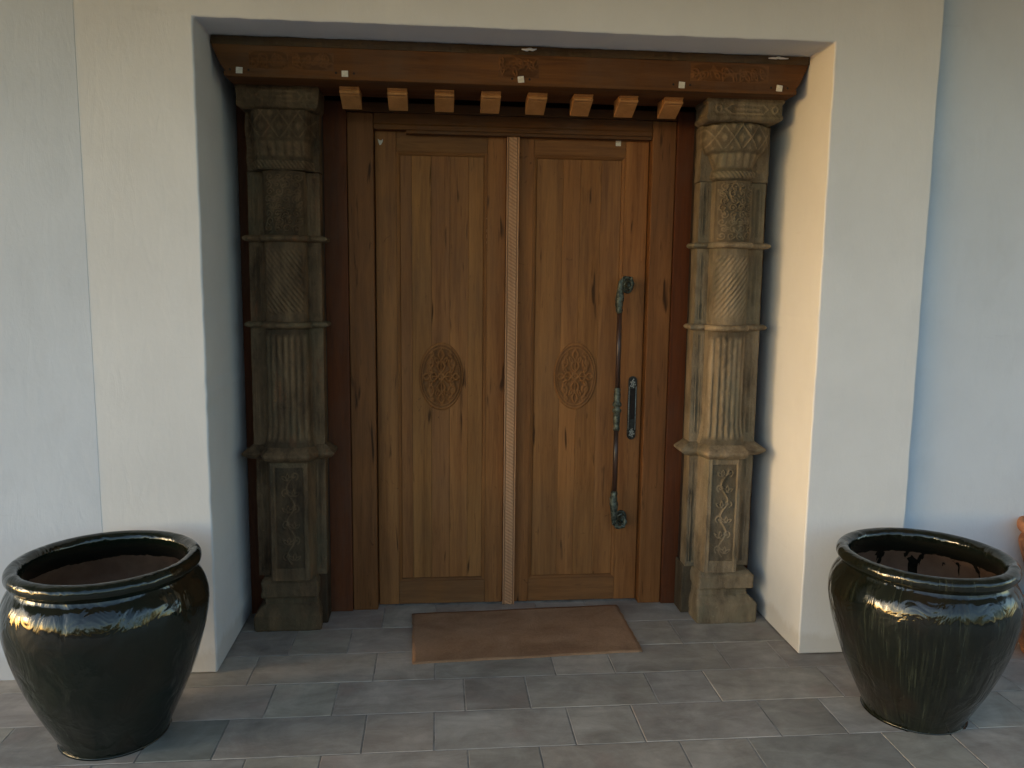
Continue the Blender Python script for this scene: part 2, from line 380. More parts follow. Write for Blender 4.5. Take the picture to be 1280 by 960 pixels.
for row in range(-1, 17):
    y1 = Y0 - H*row; y0 = y1 - H; yc = (y0+y1)/2            # row -1 is the one at the door
    off = .1365 if row % 2 else .25                           # x where a long (odd) or short (even) tile starts
    for k in range(-11, 13):
        if row % 2: seq = ((off+k*P, .4855, t_long), (off+k*P+.4855, .243, t_short))
        else: seq = ((off+k*P, .243, t_short), (off+k*P+.243, .4855, t_long))
        for x0, L, me in seq:
            xc = x0+L/2
            if xc < -6.5 or xc > 9.5: continue
            if -1.3 < xc < 4.2 and row < 5:
                o = link('tile', me, None, bed); o.location = (xc, yc, trng.uniform(-.0006, .0006)); c = tone()
                if row == 3 and -.36 < x0 < .0: c = (.62, .70, .72)
                o.color = (*c, 1)
            else: far.append((xc, yc, L))
v, f = [], []
for xc, yc, L in far:
    n = len(v); x, y = L/2-G, H/2-G
    v += [(xc-x, yc-y, 0), (xc+x, yc-y, 0), (xc+x, yc+y, 0), (xc-x, yc+y, 0), (xc-x, yc-y, -.012), (xc+x, yc-y, -.012), (xc+x, yc+y, -.012), (xc-x, yc+y, -.012)]
    f += [(n, n+1, n+2, n+3), (n+4, n+5, n+1, n), (n+5, n+6, n+2, n+1), (n+6, n+7, n+3, n+2), (n+7, n+4, n, n+3)]
o = link('outer_tiles', mesh('outer_tiles', v, f), M_tile, bed); o['kind'] = 'stuff'

# ------------------------------------------------------------------ walls and porch ceiling
W, HT = 2.408, 2.5
XL, XR, ZC = -.420, 2.844, 3.05
def wavy(pts, amp=.0016, step=.05):
    out = []
    for i in range(len(pts)):
        a, b = Vector(pts[i]), Vector(pts[(i+1) % len(pts)]); d = (b-a); L = d.length; n = max(1, int(L/step)); nn = Vector((-d.y, d.x))/L
        out.append(tuple(a))
        if abs(a.y) < .02 and abs(b.y) < .02: continue
        for k in range(1, n): out.append(tuple(a+d*k/n+nn*rng.uniform(-amp, amp)))
    return out
surr = prism_y('portal_wall', wavy([(XL, .004), (0, .004), (0, HT), (W, HT), (W, .004), (XR, .004), (XR, ZC), (XL, ZC)]), 0, .62, M_wall, bev=.007)
tag(surr, 'cream plastered wall surround framing the recessed wooden doorway', 'wall')
wl = box('house_wall', -7, XL+.009, -.0008, .62, -.01, ZC, M_outer, bev=.0006); tag(wl, 'pale blue grey plastered wall behind the left glazed pot', 'wall')
wr = box('house_wall', XR-.01, 10, .035, .62, -.01, ZC, M_outer, bev=.004); tag(wr, 'pale blue grey plastered wall behind the right glazed pot', 'wall')
wb = box('light_stop_board', -7, 10, .72, .9, -.2, ZC+.2, M_dark, bev=0); tag(wb, 'added dark board behind the door leaves that stops light leaks', 'wall')  # added board, keeps light from leaking in behind the doorway
pc = box('porch_ceiling', -7, 10, -3.1, .72, ZC+.002, ZC+.22, M_ceil, bev=.01); pc['kind'] = 'structure'

# ------------------------------------------------------------------ door frame
fr = thing('door_frame', 'brown timber door frame of posts, header and dark red side boards round the doors', 'door frame', loc=(1.2, .6, 0))
fr.location = (0, 0, 0)
box('side_board', .004, .4735, .576, .70, 0, 2.344, M_jamb, fr, .003)
box('side_board', 1.9685, 2.404, .576, .70, 0, 2.344, M_jamb, fr, .003)
box('post', .4755, .590, .587, .70, 0, 2.30, M_door, fr, .004, color=(.62, .58, .58))
box('post', 1.857, 1.9665, .587, .70, 0, 2.30, M_door, fr, .004, color=(.70, .66, .64))
prism_x('header', [(.590, 2.2315), (.586, 2.250), (.592, 2.257), (.592, 2.302), (.70, 2.302), (.70, 2.2315)], .592, 1.855, M_beam, fr, .002)
box('header_trim', .735, 1.853, .592, .636, 2.2165, 2.2305, M_beam, fr, .002)
box('header_board', .4755, 1.9665, .583, .70, 2.3035, 2.344, M_beam, fr, .002, color=(.8, .8, .8))
box('threshold', .5925, 1.8545, .66, .70, -.002, .006, M_dark, fr, 0)

# ------------------------------------------------------------------ door leaves
def medallion(cx, cz, parent, worn, name='medallion'):
    rx, rz = .104, .161; U = lambda L: [(cx+a*rx, cz+b*rz) for a, b in L]
    lines = [(U(arc(0, 0, .955, .955, n=48)), .0026), (U(arc(0, 0, .86, .86, n=48)), .0018), (U(arc(0, 0, .13, .085)), .005), (U([(0, 0), (.001, 0)]), .004)]
    for th, L, wd in ((math.pi/2, .62, .17), (-math.pi/2, .62, .17), (0, .62, .13), (math.pi, .62, .13)):
        for lf in leaf(.17*math.cos(th), .14*math.sin(th), th, L*.55, wd): lines.append((U(lf), .0042))
        lines.append((U([(.2*math.cos(th), .2*math.sin(th)), (.42*math.cos(th), .42*math.sin(th))]), .003))
        for lf in leaf(.50*math.cos(th), .48*math.sin(th), th, L*.52, wd*.7): lines.append((U(lf), .0038))
        for sg in (-1, 1):
            t2 = th+sg*.30
            for lf in leaf(.42*math.cos(t2), .42*math.sin(t2), th+sg*.75, .22, .05): lines.append((U(lf), .0034))
    for sx in (-1, 1):
        for sz in (-1, 1):
            lines.append((U(spiral(sx*.50, sz*.40, .17, math.atan2(sz, -sx)+.3*sz, 1.25, sgn=sx*sz)), .0042))
            lines.append((U(arc(sx*.33, sz*.36, .20, .27, math.atan2(sz*.9, sx*.1), math.atan2(sz*.9, sx*.1)-sx*sz*2.0, 14)), .0034))
            lines.append((U(spiral(sx*.42, sz*.68, .10, math.atan2(-sz, sx), 1.0, sgn=-sx*sz)), .0034))
    n1, n2 = 34, 150
    v, f, cav = [], [], []
    rs = np.linspace(0, 1, n1+1)[1:]; th = np.linspace(0, 2*math.pi, n2, endpoint=False)
    Rg, Tg = np.meshgrid(rs, th, indexing='ij'); X = cx+Rg*rx*np.cos(Tg); Z = cz+Rg*rz*np.sin(Tg)
    Hh = ridges(X, Z, lines); Hh = np.maximum(Hh, .35*(vnoise(X, Z, 90, 4)+.2)); amp = .013*(1-worn)
    fade = np.clip((1-Rg)/.05, 0, 1)
    Y = PAN - .0008 - (amp*Hh*fade)*(1-.5*worn*(vnoise(X, Z, 20, 9)+.5))
    Y = Y + 0
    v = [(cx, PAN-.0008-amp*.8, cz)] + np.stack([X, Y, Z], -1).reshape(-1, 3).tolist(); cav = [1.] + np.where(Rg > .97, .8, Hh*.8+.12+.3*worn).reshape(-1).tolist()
    f = [(0, 1+(k+1) % n2, 1+k) for k in range(n2)] + [(1+j*n2+k, 1+j*n2+(k+1) % n2, 1+(j+1)*n2+(k+1) % n2, 1+(j+1)*n2+k) for j in range(n1-1) for k in range(n2)]
    n0 = len(v)
    for k in range(n2): v.append((v[1+(n1-1)*n2+k][0], PAN+.002, v[1+(n1-1)*n2+k][2])); cav.append(.5)
    f += [(1+(n1-1)*n2+k, 1+(n1-1)*n2+(k+1) % n2, n0+(k+1) % n2, n0+k) for k in range(n2)]
    me = mesh(name, v, f, True); bm = bmesh.new(); bm.from_mesh(me); bmesh.ops.recalc_face_normals(bm, faces=bm.faces); bm.to_mesh(me); bm.free()
    at = me.attributes.new('cavity', 'FLOAT', 'POINT'); at.data.foreach_set('value', cav)
    return link(name, me, M_carve, parent, (.95, .92, .9))
DY, PAN = .637, .6475
def leaf_door(x0, x1, p0, p1, edges, tints, stc, label, zt=2.240):
    d = thing('door_leaf', label, 'door')
    zb, zt0 = .117, 2.145
    box('stile', x0, p0-.0006, DY, .69, .004, zt, M_door, d, .0025, color=stc[0])
    box('stile', p1+.0006, x1, DY, .69, .004, zt, M_door, d, .0025, color=stc[1])
    box('rail', p0, p1, DY+.0008, .69, .004, zb, M_rail, d, .0025, color=stc[2])
    box('rail', p0, p1, DY+.0008, .69, zt0, zt, M_rail, d, .0025, color=stc[3])
    # bolection moulding round the panel
    for a, b, c, e in ((p0, p0+.017, zb, zt0), (p1-.017, p1, zb, zt0)):
        s = 1 if a == p0 else -1; xa = a if s == 1 else b
        pts = [(0, .6405), (.004, .6395), (.009, .643), (.013, .6455), (.017, .652), (.017, .68), (0, .68)]
        v = [(xa+s*u+(0), y, z) for z, ins in ((c, 1), (e, -1)) for u, y in pts]
        v = [(xa+s*u, y, c+u) for u, y in pts]+[(xa+s*u, y, e-u) for u, y in pts]
        n = len(pts); f = [(i, i+n, (i+1) % n+n, (i+1) % n) for i in range(n)]+[tuple(range(n)), tuple(range(2*n-1, n-1, -1))]
        me = mesh('moulding', v, f); bm = bmesh.new(); bm.from_mesh(me); bmesh.ops.recalc_face_normals(bm, faces=bm.faces); bm.to_mesh(me); bm.free()
        link('moulding', me, M_door, d, (.82, .78, .75))
    for c, s in ((zb, 1), (zt0, -1)):
        pts = [(0, .6405), (.004, .6395), (.009, .643), (.013, .6455), (.017, .652), (.017, .68), (0, .68)]
        v = [(p0+u, y, c+s*u) for u, y in pts]+[(p1-u, y, c+s*u) for u, y in pts]
        n = len(pts); f = [(i, i+n, (i+1) % n+n, (i+1) % n) for i in range(n)]+[tuple(range(n)), tuple(range(2*n-1, n-1, -1))]
        me = mesh('moulding', v, f); bm = bmesh.new(); bm.from_mesh(me); bmesh.ops.recalc_face_normals(bm, faces=bm.faces); bm.to_mesh(me); bm.free()
        link('moulding', me, M_rail, d, (.82, .78, .75))
    ed = [p0+.0165]+edges+[p1-.0165]
    for i in range(len(ed)-1):
        k = tints[i]
        box('board', ed[i]+.0004, ed[i+1]-.0004, PAN+rng.uniform(-.0004, .0004), .67, zb+.0165, zt0-.0165, M_door, d, .0009, 1, color=(k, k*rng.uniform(.97, 1.01), k*rng.uniform(.92, 1.02)))
    return d
dl = leaf_door(.594, 1.1885, .689, 1.1025, [.757, .846, .932, 1.017], [.92, .99, .95, 1.03, .98], [(.92, .9, .88), (.98, .93, .88), (.86, .85, .86), (.80, .80, .80)],
               'left wooden door leaf with a crisp carved oval and a pale carved edge strip')
dr = leaf_door(1.2435, 1.8535, 1.3165, 1.7445, [1.455, 1.537, 1.635], [.95, 1.07, .96, 1.0], [(.86, .80, .76), (1.02, .96, .9), (.90, .86, .84), (.90, .88, .86)],
               'right teak door leaf with a worn carved oval and a long bronze pull handle', 2.240)
medallion(.892, 1.118, dl, 0.0); medallion(1.530, 1.120, dr, .30)
# carved strip over the meeting edges
def rope(X, Z):
    u = (X-1.2175)/.0285
    s = (Z*62 + u*1.1) % 1.0
    h = np.where(np.abs(u) < .66, np.abs(np.sin(math.pi*s))**.7, 0)
    rib = np.where(np.abs(u) > .82, 1., 0.)
    hh = np.maximum(h*.8, rib)
    return .612 - .0055*hh + 0*Z, .05+.75*hh
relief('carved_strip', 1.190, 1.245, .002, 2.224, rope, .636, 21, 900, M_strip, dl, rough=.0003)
def sticker(x, y, z, s, parent, ang=0, pts=None):
    pts = pts or [(-s, -s), (s, -s), (s, s), (-s, s)]; c, q = math.cos(ang), math.sin(ang)
    return prism_y('sticker', [(x+a*c-b*q, z+a*q+b*c) for a, b in pts], y-.0022, y-.0002, M_sticker, parent)
s = sticker(.617, DY, 2.183, .012, dl, 0, [(-.010, .014), (-.006, -.004), (-.002, -.014), (.004, -.012), (.012, .002), (.013, .013), (.005, .006), (-.003, .008)]); s['label'] = 'torn scrap of white paper'
sticker(1.707, DY+.0008, 2.205, .012, dr)
# small gilt beads left in the joint of the left leaf
for z in (1.85, 1.79, 1.775, 1.765, 1.74):
    box('filler_bead', 1.099, 1.1025, .6355, .639, z, z+rng.uniform(.006, .016), M_strip, dl, .001, 1, color=(1.2, 1.15, 1.0))
# pull handle
ph = bpy.data.objects.new('pull_handle', None); C.objects.link(ph); ph.parent = dr
HX, HY = 1.7205, .570
bm = bmesh.new()
for z0, z1 in ((1.05, 1.425), (.575, .88)): tube(bm, [(HX, HY, z0), (HX, HY, (z0+z1)/2), (HX, HY, z1)], [.0115, .0125, .0115], 14)
from_bm('grip_rod', bm, M_grip, ph)
prof = [(0, .915), (.013, .918), (.0165, .93), (.0135, .938), (.0145, .95), (.017, .975), (.0145, .995), (.021, 1.003), (.021, 1.012), (.014, 1.017), (.014, 1.022), (.021, 1.027), (.021, 1.038), (.0145, 1.046), (.016, 1.06), (.0165, 1.075), (.0135, 1.088), (.0155, 1.094), (.0155, 1.1), (0, 1.104)]
prof = [(a_, .863+(b_-.915)*1.116) for a_, b_ in prof]
lathe('collar', prof, M_bronze, ph, 20, .02, (HX, HY, 0))
def knob(sgn, z_end, z_c):
    bm = bmesh.new(); pts, rad = [], []
    for k in range(7):                                         # ornate socket on the rod
        u = k/6; pts.append((HX-.004*math.sin(u*3), HY, z_end+sgn*.075*u)); rad.append(.0125+.004*abs(math.sin(u*9))+.001*k)
    for k in range(15):                                        # scroll curling towards the mount
        a = math.pi - 4.4*k/14; rr = .036*(1-.50*k/14)
        pts.append((HX+.036+rr*math.cos(a), HY+.0025*k*.5, z_c+sgn*rr*math.sin(a)*1.1)); rad.append(.0108-.0002*k+.0020*math.sin(k*2.2))
    tube(bm, pts, rad, 12)
    for k in range(11):                                        # leaf nodules on the scroll
        p = pts[3+k]
        mm = Matrix.Translation((p[0]+(-1)**k*.008, p[1]-.009, p[2]+.002)) @ Matrix.Diagonal((.0042, .0045, .0075, 1))
        bmesh.ops.create_icosphere(bm, subdivisions=2, radius=1, matrix=mm)
    from_bm('scroll', bm, M_bronze, ph)
    bm = bmesh.new(); cx, cz = HX+.048, z_c-.002               # oval plate on the door and the stem to it
    tube(bm, [(cx, .588, cz), (cx, .612, cz), (cx, .622, cz)], [.011, .010, .015], 18)
    ring_ = [(cx+.024*math.cos(a), .6315, cz+.033*math.sin(a)) for a in np.linspace(0, 2*math.pi, 29)]
    tube(bm, ring_, .0055, 8)
    tube(bm, [(cx, .628, cz), (cx, .6365, cz)], [.024, .026], 20)
    from_bm('rosette', bm, M_bronze, ph)
knob(1, 1.425, 1.556); knob(-1, .575, .425)
# lock plate
lp = bpy.data.objects.new('lock_plate', None); C.objects.link(lp); lp.parent = dr
lx, lz0, lz1 = 1.8085, .812, 1.122
pts = [(lx+.021*math.cos(a), lz1-.022+.022*math.sin(a)) for a in np.linspace(0, math.pi, 9)]+[(lx+.021*math.cos(a), lz0+.022+.022*math.sin(a)) for a in np.linspace(math.pi, 2*math.pi, 9)]
prism_y('plate', pts, .629, .6368, M_lock, lp, .002)
bm = bmesh.new()
for cz in (lz1-.035, lz0+.035):
    bm = bmesh.new()
    for k in range(14):
        a = k*2.4; rr = .0035+.011*(k/14)
        mm = Matrix.Translation((lx+rr*math.cos(a)*.9, .6275, cz+rr*math.sin(a)*1.7)) @ Matrix.Diagonal((.0034, .0025, .0050, 1))
        bmesh.ops.create_icosphere(bm, subdivisions=1, radius=1, matrix=mm)
    from_bm('scroll_ornament', bm, M_silver, lp)
bm = bmesh.new()
for sx in (-1, 1): tube(bm, [(lx+sx*.0165, .6285, lz0+.05), (lx+sx*.0165, .6285, lz1-.05)], .0016, 6)
from_bm('edge_bead', bm, M_silver, lp)
box('lock_cover', lx-.011, lx+.011, .624, .6288, .915, 1.062, M_hole, lp, .002, color=None)
box('key_slot', lx-.010, lx+.010, .6245, .6288, .868, .908, M_lock, lp, .002)

# ------------------------------------------------------------------ lintel beam with carvings, stickers, corbels
lb = thing('lintel_beam', 'reddish brown carved timber beam across the top of the doorway with small brackets', 'beam')
zb = 2.346
prof = [(.050, zb), (.046, 2.362), (.052, 2.368), (.034, 2.392), (.018, 2.43), (.006, 2.455), (.002, 2.470), (.002, 2.4985)]
pts = prof[:]; pr = [(W-x, z) for x, z in prof][::-1]
# two layers: main face and a recessed underside board
prism_y('beam', [(a+.001, b) for a, b in prof]+[(a-.001, b) for a, b in pr], .2115, .50, M_beam, lb, .004)
def capline(X, Z): 
    e = .4+.6*(vnoise(X, Z, 18, 3)+.5); return .2095-.004*e+0*X, e
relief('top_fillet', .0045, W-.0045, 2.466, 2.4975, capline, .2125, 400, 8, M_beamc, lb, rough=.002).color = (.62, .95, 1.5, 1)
box('bottom_fillet', .052, W-.052, .2068, .2112, 2.3475, 2.358, M_beam, lb, .0015)
def carve_patch(cx, cz, hw, hh, seed, n):
    rr = random.Random(seed); lines = []
    for i in range(n):
        x = cx-hw+2*hw*(i+.5)/n; z = cz+(rr.random()-.5)*hh*.5
        lines.append((spiral(x, z, hh*rr.uniform(.4, .7), rr.random()*6, rr.uniform(.8, 1.3), sgn=rr.choice((-1, 1))), .0035))
        for _ in range(2):
            for lf in leaf(x, z, rr.random()*6.28, hh*rr.uniform(.7, 1.1), .007): lines.append((lf, .003))
    lines.append(([(cx-hw*.95, cz-hh*.2), (cx-hw*.4, cz+hh*.3), (cx, cz-hh*.25), (cx+hw*.4, cz+hh*.3), (cx+hw*.95, cz-hh*.2)], .004))
    def fn(X, Z):
        m = np.clip((1-((X-cx)/hw)**4-((Z-cz)/hh)**4)*4, 0, 1)
        Hh = ridges(X, Z, lines)*m
        return .2108-.0045*Hh*np.clip(.8+2*vnoise(X, Z, 30, seed), .1, 1), np.where(m > .02, Hh*.7*m+.25*m+(1-m)*.8, .8)
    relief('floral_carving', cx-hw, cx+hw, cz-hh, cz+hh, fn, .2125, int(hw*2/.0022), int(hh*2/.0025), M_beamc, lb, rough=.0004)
carve_patch(.22, 2.413, .075, .034, 1, 4); carve_patch(.39, 2.413, .08, .034, 5, 4); carve_patch(1.20, 2.418, .082, .040, 2, 4); carve_patch(2.07, 2.425, .165, .036, 3, 8)
bm = bmesh.new()
for x in (.108, .513, 1.209, 1.870, 2.283):
    sticker(x, .2110, 2.369 if x < 1 else 2.371, .0125, lb, rng.uniform(-.15, .15))
    for d in (-.035, .035):
        tube(bm, [(x+d, .2095, 2.3725), (x+d, .2125, 2.3725)], .0045, 8)
from_bm('peg_hole', bm, M_hole, lb, False)
cprof = [(.306, 2.345), (.306, 2.339), (.314, 2.3365), (.317, 2.331), (.309, 2.329), (.306, 2.3225), (.311, 2.318), (.325, 2.3165), (.329, 2.313), (.418, 2.277), (.424, 2.279), (.424, 2.345)]
first = None
for i in range(8):
    x = .479+.1929*i
    o = prism_x('corbel', [(y, z) for y, z in cprof], x-.0005, x+.0795, M_corb, lb, .002) if first is None else first.copy()
    if first is None: first = o
    else: C.objects.link(o); o.location.x = .1929*i
    k = rng.uniform(.86, 1.08); o.color = (k, k*.97, k*.93, 1)
# plaster left on the top edge of the beam
for x, z, L in ((1.24, 2.487, .06), (2.27, 2.490, .085)):
    bm = bmesh.new(); n = 9
    tube(bm, [(x+L*(k/(n-1)-.5), .204+rng.uniform(-.001, .001), z+rng.uniform(-.003, .003)) for k in range(n)], [.002+.004*math.sin(math.pi*k/(n-1))*rng.uniform(.6, 1.2) for k in range(n)], 7)
    from_bm('plaster_smear', bm, M_wall, lb)

# ------------------------------------------------------------------ columns
def column(side):
    Rt = side == 'R'
    c = thing('carved_column', 'pale weathered carved stone column at the right of the doorway, crisp lattice capital' if Rt else
              'dark weathered carved stone column at the left of the doorway, its deep shade painted in', 'column', 'carved stone columns beside the doors')
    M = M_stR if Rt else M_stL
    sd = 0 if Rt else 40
    wl, wr_ = (2.033, 2.335) if Rt else (.079, .378)
    xc, hw = (2.172, .085) if Rt else (.232, .090)
    YW, D = .42, (.085 if Rt else .07)
    def base(X, hw=hw, D=D, kind='round', YW=YW):
        t = np.abs(X-xc)/hw
        if kind == 'round': b = np.where(t < 1, np.sqrt(np.clip(1-t*t, 0, 1))**.75, 0)
        elif kind == 'poly': b = np.clip((1-t)/.22, 0, 1)
        else: b = np.clip((1-t)/.06, 0, 1)
        return YW - D*b, t
    def wing_cut(X, Z, z0, z1):
        g = np.zeros_like(X)
        ml, mr = (wl+xc-hw)/2, (wr_+xc+hw)/2
        for m_ in (ml, mr):
            w2 = (xc-hw-wl)/2 if m_ == ml else (wr_-xc-hw)/2
            for k, q_ in ((-.5, .003), (.05, .0075), (.5, .003)): g = np.maximum(g, (1.2 if q_ > .005 else .6)*np.exp(-((X-m_-k*w2+.0012*vnoise(X*0, Z, 14, sd+4))/q_)**4))
        zz = np.clip((Z-z0-.02)/.006, 0, 1)*np.clip((z1-.02-Z)/.006, 0, 1)
        return g*zz*np.clip(.8+1.2*vnoise(X*.2, Z, 16, sd+31), .2, 1.1)
    amp = .0088 if Rt else .0070
    def wear(X, Z): return np.clip(.75+1.6*vnoise(X, Z, 11, sd+20)+.7*vnoise(X, Z, 37, sd+21), .12, 1.25)
    # ---- A: lower panel with vine
    z0, z1 = .247, .79
    vine = []
    zz = np.linspace(z0+.075, z1-.06, 60); hwp = .040
    xs = xc+.004+hwp*.42*np.sin((zz-z0)*math.pi/.075)
    vine.append((list(zip(xs, zz)), .0032))
    for k in range(6):
        zk = z0+.09+.072*k; s = 1 if k % 2 else -1
        vine.append((spiral(xc+.004+s*.019, zk+.02, .019, -1.2 if s > 0 else 4.3, 1.1, sgn=s), .0026))
        for an in (.6, 1.5, 2.4): 
            for lf in leaf(xc+.004-s*.012, zk, an, .032, .006): vine.append((lf, .0022))
    def fA(X, Z):
        hwA = hw+.012
        Y, t = base(X, hwA, D+.005, 'poly')
        inside = t < .72
        fr_ = np.where(inside & (t < .58) & (Z > z0+.055) & (Z < z1-.035), 1., 0.)
        Hh = ridges(X, Z, vine)
        g = np.where(t > 1.02, wing_cut(X, Z, z0, z1), 0)
        ln = np.where((t > .60) & (t < .68), 1., 0)
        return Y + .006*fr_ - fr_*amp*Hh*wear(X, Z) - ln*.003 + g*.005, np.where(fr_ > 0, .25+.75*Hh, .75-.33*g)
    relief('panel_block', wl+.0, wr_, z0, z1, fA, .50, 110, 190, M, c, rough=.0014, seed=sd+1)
    # ---- ring 3: big flared moulding
    def prof3(z): # 0..1 flare
        u = (z-.782)/(.845-.782); return np.interp(u, [0, .12, .35, .5, .62, .8, 1], [.25, .6, .95, 1., .8, .45, .12])
    def f3(X, Z):
        u = prof3(Z); t = np.abs(X-xc)/(hw+.012+.022*u)
        b = np.clip((1-t)/.20, 0, 1)
        return YW - (D+.004)*b - .040*u - .003, .55+.4*u
    relief('flared_ring', lambda z: wl-.052*float(prof3(z)), lambda z: wr_+.046*float(prof3(z)), .782, .845, f3, .50, 90, 24, M, c, rough=.0024, seed=sd+2)
    # ---- B: fluted
    z0, z1 = .843, 1.36
    def fB(X, Z):
        fl = np.clip((.95-Z)/.11, 0, 1)**2.2
        Y, t = base(X, hw+.004+.020*fl, D+.012*fl, 'round')
        s = (X-xc)/(hw)*(1-.18*fl); k = 3.4
        g = np.abs(np.cos(s*math.pi*k))**1.2
        env = np.clip((Z-.865)/.02, 0, 1)*np.clip((1.335-Z)/.02, 0, 1)
        g = np.where(t < .97, g*env, 0)
        gw = np.where(t > 1.02, wing_cut(X, Z, z0+.02, z1), 0)
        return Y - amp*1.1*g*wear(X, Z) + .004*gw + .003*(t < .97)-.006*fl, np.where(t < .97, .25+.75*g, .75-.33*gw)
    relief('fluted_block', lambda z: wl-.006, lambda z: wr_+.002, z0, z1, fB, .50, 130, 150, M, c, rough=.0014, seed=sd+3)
    # ---- rings 1 and 2
    for (a, b) in ((1.357, 1.386), (1.722, 1.750)):
        def fr2(X, Z, a=a, b=b):
            u = np.sin(np.clip((Z-a)/(b-a), 0, 1)*math.pi)**.5
            Y, t = base(X, hw+.012, D+.006, 'round'); return Y-.022*u-.002, .6+.4*u
        relief('ring', lambda z, a=a, b=b: wl-.024*math.sin(math.pi*min(1, max(0, (z-a)/(b-a))))**.5-.002, lambda z, a=a, b=b: wr_+.026*math.sin(math.pi*min(1, max(0, (z-a)/(b-a))))**.5+.002, a, b, fr2, .50, 90, 14, M, c, rough=.0024, seed=sd+4)
    # ---- C: spiral ribs
    z0, z1 = 1.384, 1.724
    def fC(X, Z):
        Y, t = base(X, hw, D, 'round')
        s = (Z + (-1 if Rt else 1)*(X-xc)*1.35)*36
        g = np.abs(np.sin(math.pi*s))**.8
        env = np.clip((Z-z0-.03)/.02, 0, 1)*np.clip((z1-.03-Z)/.02, 0, 1)*np.clip((.9-t)/.08, 0, 1)
        gw = np.where(t > 1.02, wing_cut(X, Z, z0, z1), 0)
        return Y - amp*g*env*wear(X, Z) + .004*gw, np.where(t < .95, .35+.65*g*env+.3*(1-env), .75-.33*gw)
    relief('spiral_block', lambda z: wl-.003, lambda z: wr_, z0, z1, fC, .50, 120, 150, M, c, rough=.0014, seed=sd+5)
    # ---- D: arabesque
    z0, z1 = 1.748, 2.012
    rr = random.Random(5+sd); ar = []
    for j in range(8):
        for i in range(4):
            x = xc+(i-1.5)*.038+(j % 2)*.008; z = z0+.028+j*.030
            ar.append((spiral(x, z, .017, rr.random()*6.28, 1.2, sgn=rr.choice((-1, 1))), .0024))
            if rr.random() < .7:
                for lf in leaf(x, z, rr.random()*6.28, .026, .005): ar.append((lf, .0022))
    def fD(X, Z):
        Y, t = base(X, hw, D, 'round'); Hh = ridges(X, Z, ar)*np.clip((.95-t)/.06, 0, 1)
        gw = np.where(t > 1.02, wing_cut(X, Z, z0, z1), 0)
        return Y - amp*.9*Hh*wear(X, Z) + .004*gw, np.where(t < .95, .3+.7*Hh, .75-.33*gw)
    relief('arabesque_block', lambda z: wl-.001, lambda z: wr_-.002, z0, z1, fD, .50, 120, 110, M, c, rough=.0014, seed=sd+6)
    # ---- capital
    z0, z1 = 2.015, 2.252
    zt = 2.135
    def fE(X, Z):
        if Rt:
            u = (Z-z0)/(z1-z0)
            hwz = np.interp(Z, [z0, z0+.012, z0+.03, z0+.05, zt-.01, zt, zt+.03, zt+.07, z1-.012, z1], [.082, .096, .096, .084, .108, .128, .146, .150, .142, .120])
            Dz = np.interp(Z, [z0, z0+.012, z0+.03, z0+.05, zt-.01, zt, zt+.03, zt+.07, z1-.012, z1], [.085, .096, .096, .082, .096, .110, .122, .124, .116, .095])
            t = np.abs(X-xc)/hwz; b = np.where(t < 1, np.sqrt(np.clip(1-t*t, 0, 1))**.75, 0); Y = YW-Dz*b
        else:
            hwz = .128+.012*np.clip((Z-2.12)/.03, 0, 1); Dz = .062+.016*np.clip((Z-2.09)/.03, 0, 1)
            t = np.abs(X-xc)/hwz; b = np.clip((1-t)/.3, 0, 1); b = b*b*(3-2*b); Y = YW-.006-Dz*b
        s = (X-xc)
        a1 = np.abs(np.sin((s/.075+(Z-zt)/.105)*math.pi)); a2 = np.abs(np.sin((s/.075-(Z-zt)/.105)*math.pi))
        lat = .75*np.maximum(np.exp(-(a1/.15)**2), np.exp(-(a2/.15)**2)); flo = np.exp(-(((a1-1)/.16)**2+((a2-1)/.16)**2)); lat = np.maximum(lat, flo*.8)*np.clip((Z-zt-.004)/.008, 0, 1)
        lv = np.abs(np.cos(s/.034*math.pi))*np.clip((Z-z0-.05)/.01, 0, 1)*np.clip((zt-.004-Z)/.01, 0, 1)
        rp = np.abs(np.sin((s*60+Z*45)*math.pi/1.))*(Z > z0+.006)*(Z < z0+.036)
        Hh = np.maximum(np.maximum(lat, lv*.8), rp)*(t < .98)
        return Y-amp*.9*Hh*wear(X, Z), np.where(t < 1, .3+.7*Hh, .65)
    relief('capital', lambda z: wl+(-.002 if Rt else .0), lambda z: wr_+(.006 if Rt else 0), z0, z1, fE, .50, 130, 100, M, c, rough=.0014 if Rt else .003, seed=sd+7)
    # ---- abacus
    ax0, ax1 = (2.013, 2.348) if Rt else (.058, .392)
    ayf = .302 if Rt else .33
    def inset(z): return float(np.interp(z, [2.254, 2.262, 2.272, 2.285, 2.325, 2.332, 2.345], [.016, .004, .0, .006, .006, .0, .0] if Rt else [.02, .008, .004, .004, .002, .0, .003]))
    car = []
    cz_ = 2.305; cxa = (ax0+ax1)/2
    car += [([(cxa-.06, cz_-.018), (cxa+.08, cz_-.018), (cxa+.10, cz_), (cxa+.08, cz_+.018), (cxa-.06, cz_+.018), (cxa-.085, cz_), (cxa-.06, cz_-.018)], .004),
            (arc(cxa-.115, cz_, .012, .014), .004), ([(cxa-.04, cz_), (cxa+.06, cz_)], .005), (arc(cxa+.13, cz_, .011, .014), .004)]
    def fF(X, Z):
        ins = np.vectorize(inset)(Z); Hh = ridges(X, Z, car) if Rt else ridges(X, Z, car)*(vnoise(X, Z, 25, 2)+.6)
        return ayf+ins-.0045*Hh*(np.abs(Z-cz_) < .03), .45+.55*Hh
    relief('abacus', lambda z: ax0+inset(z), lambda z: ax1-inset(z), 2.254, 2.3455, fF, .50 if not Rt else .47, 130, 40, M, c, rough=.0018 if Rt else .003, seed=sd+8)
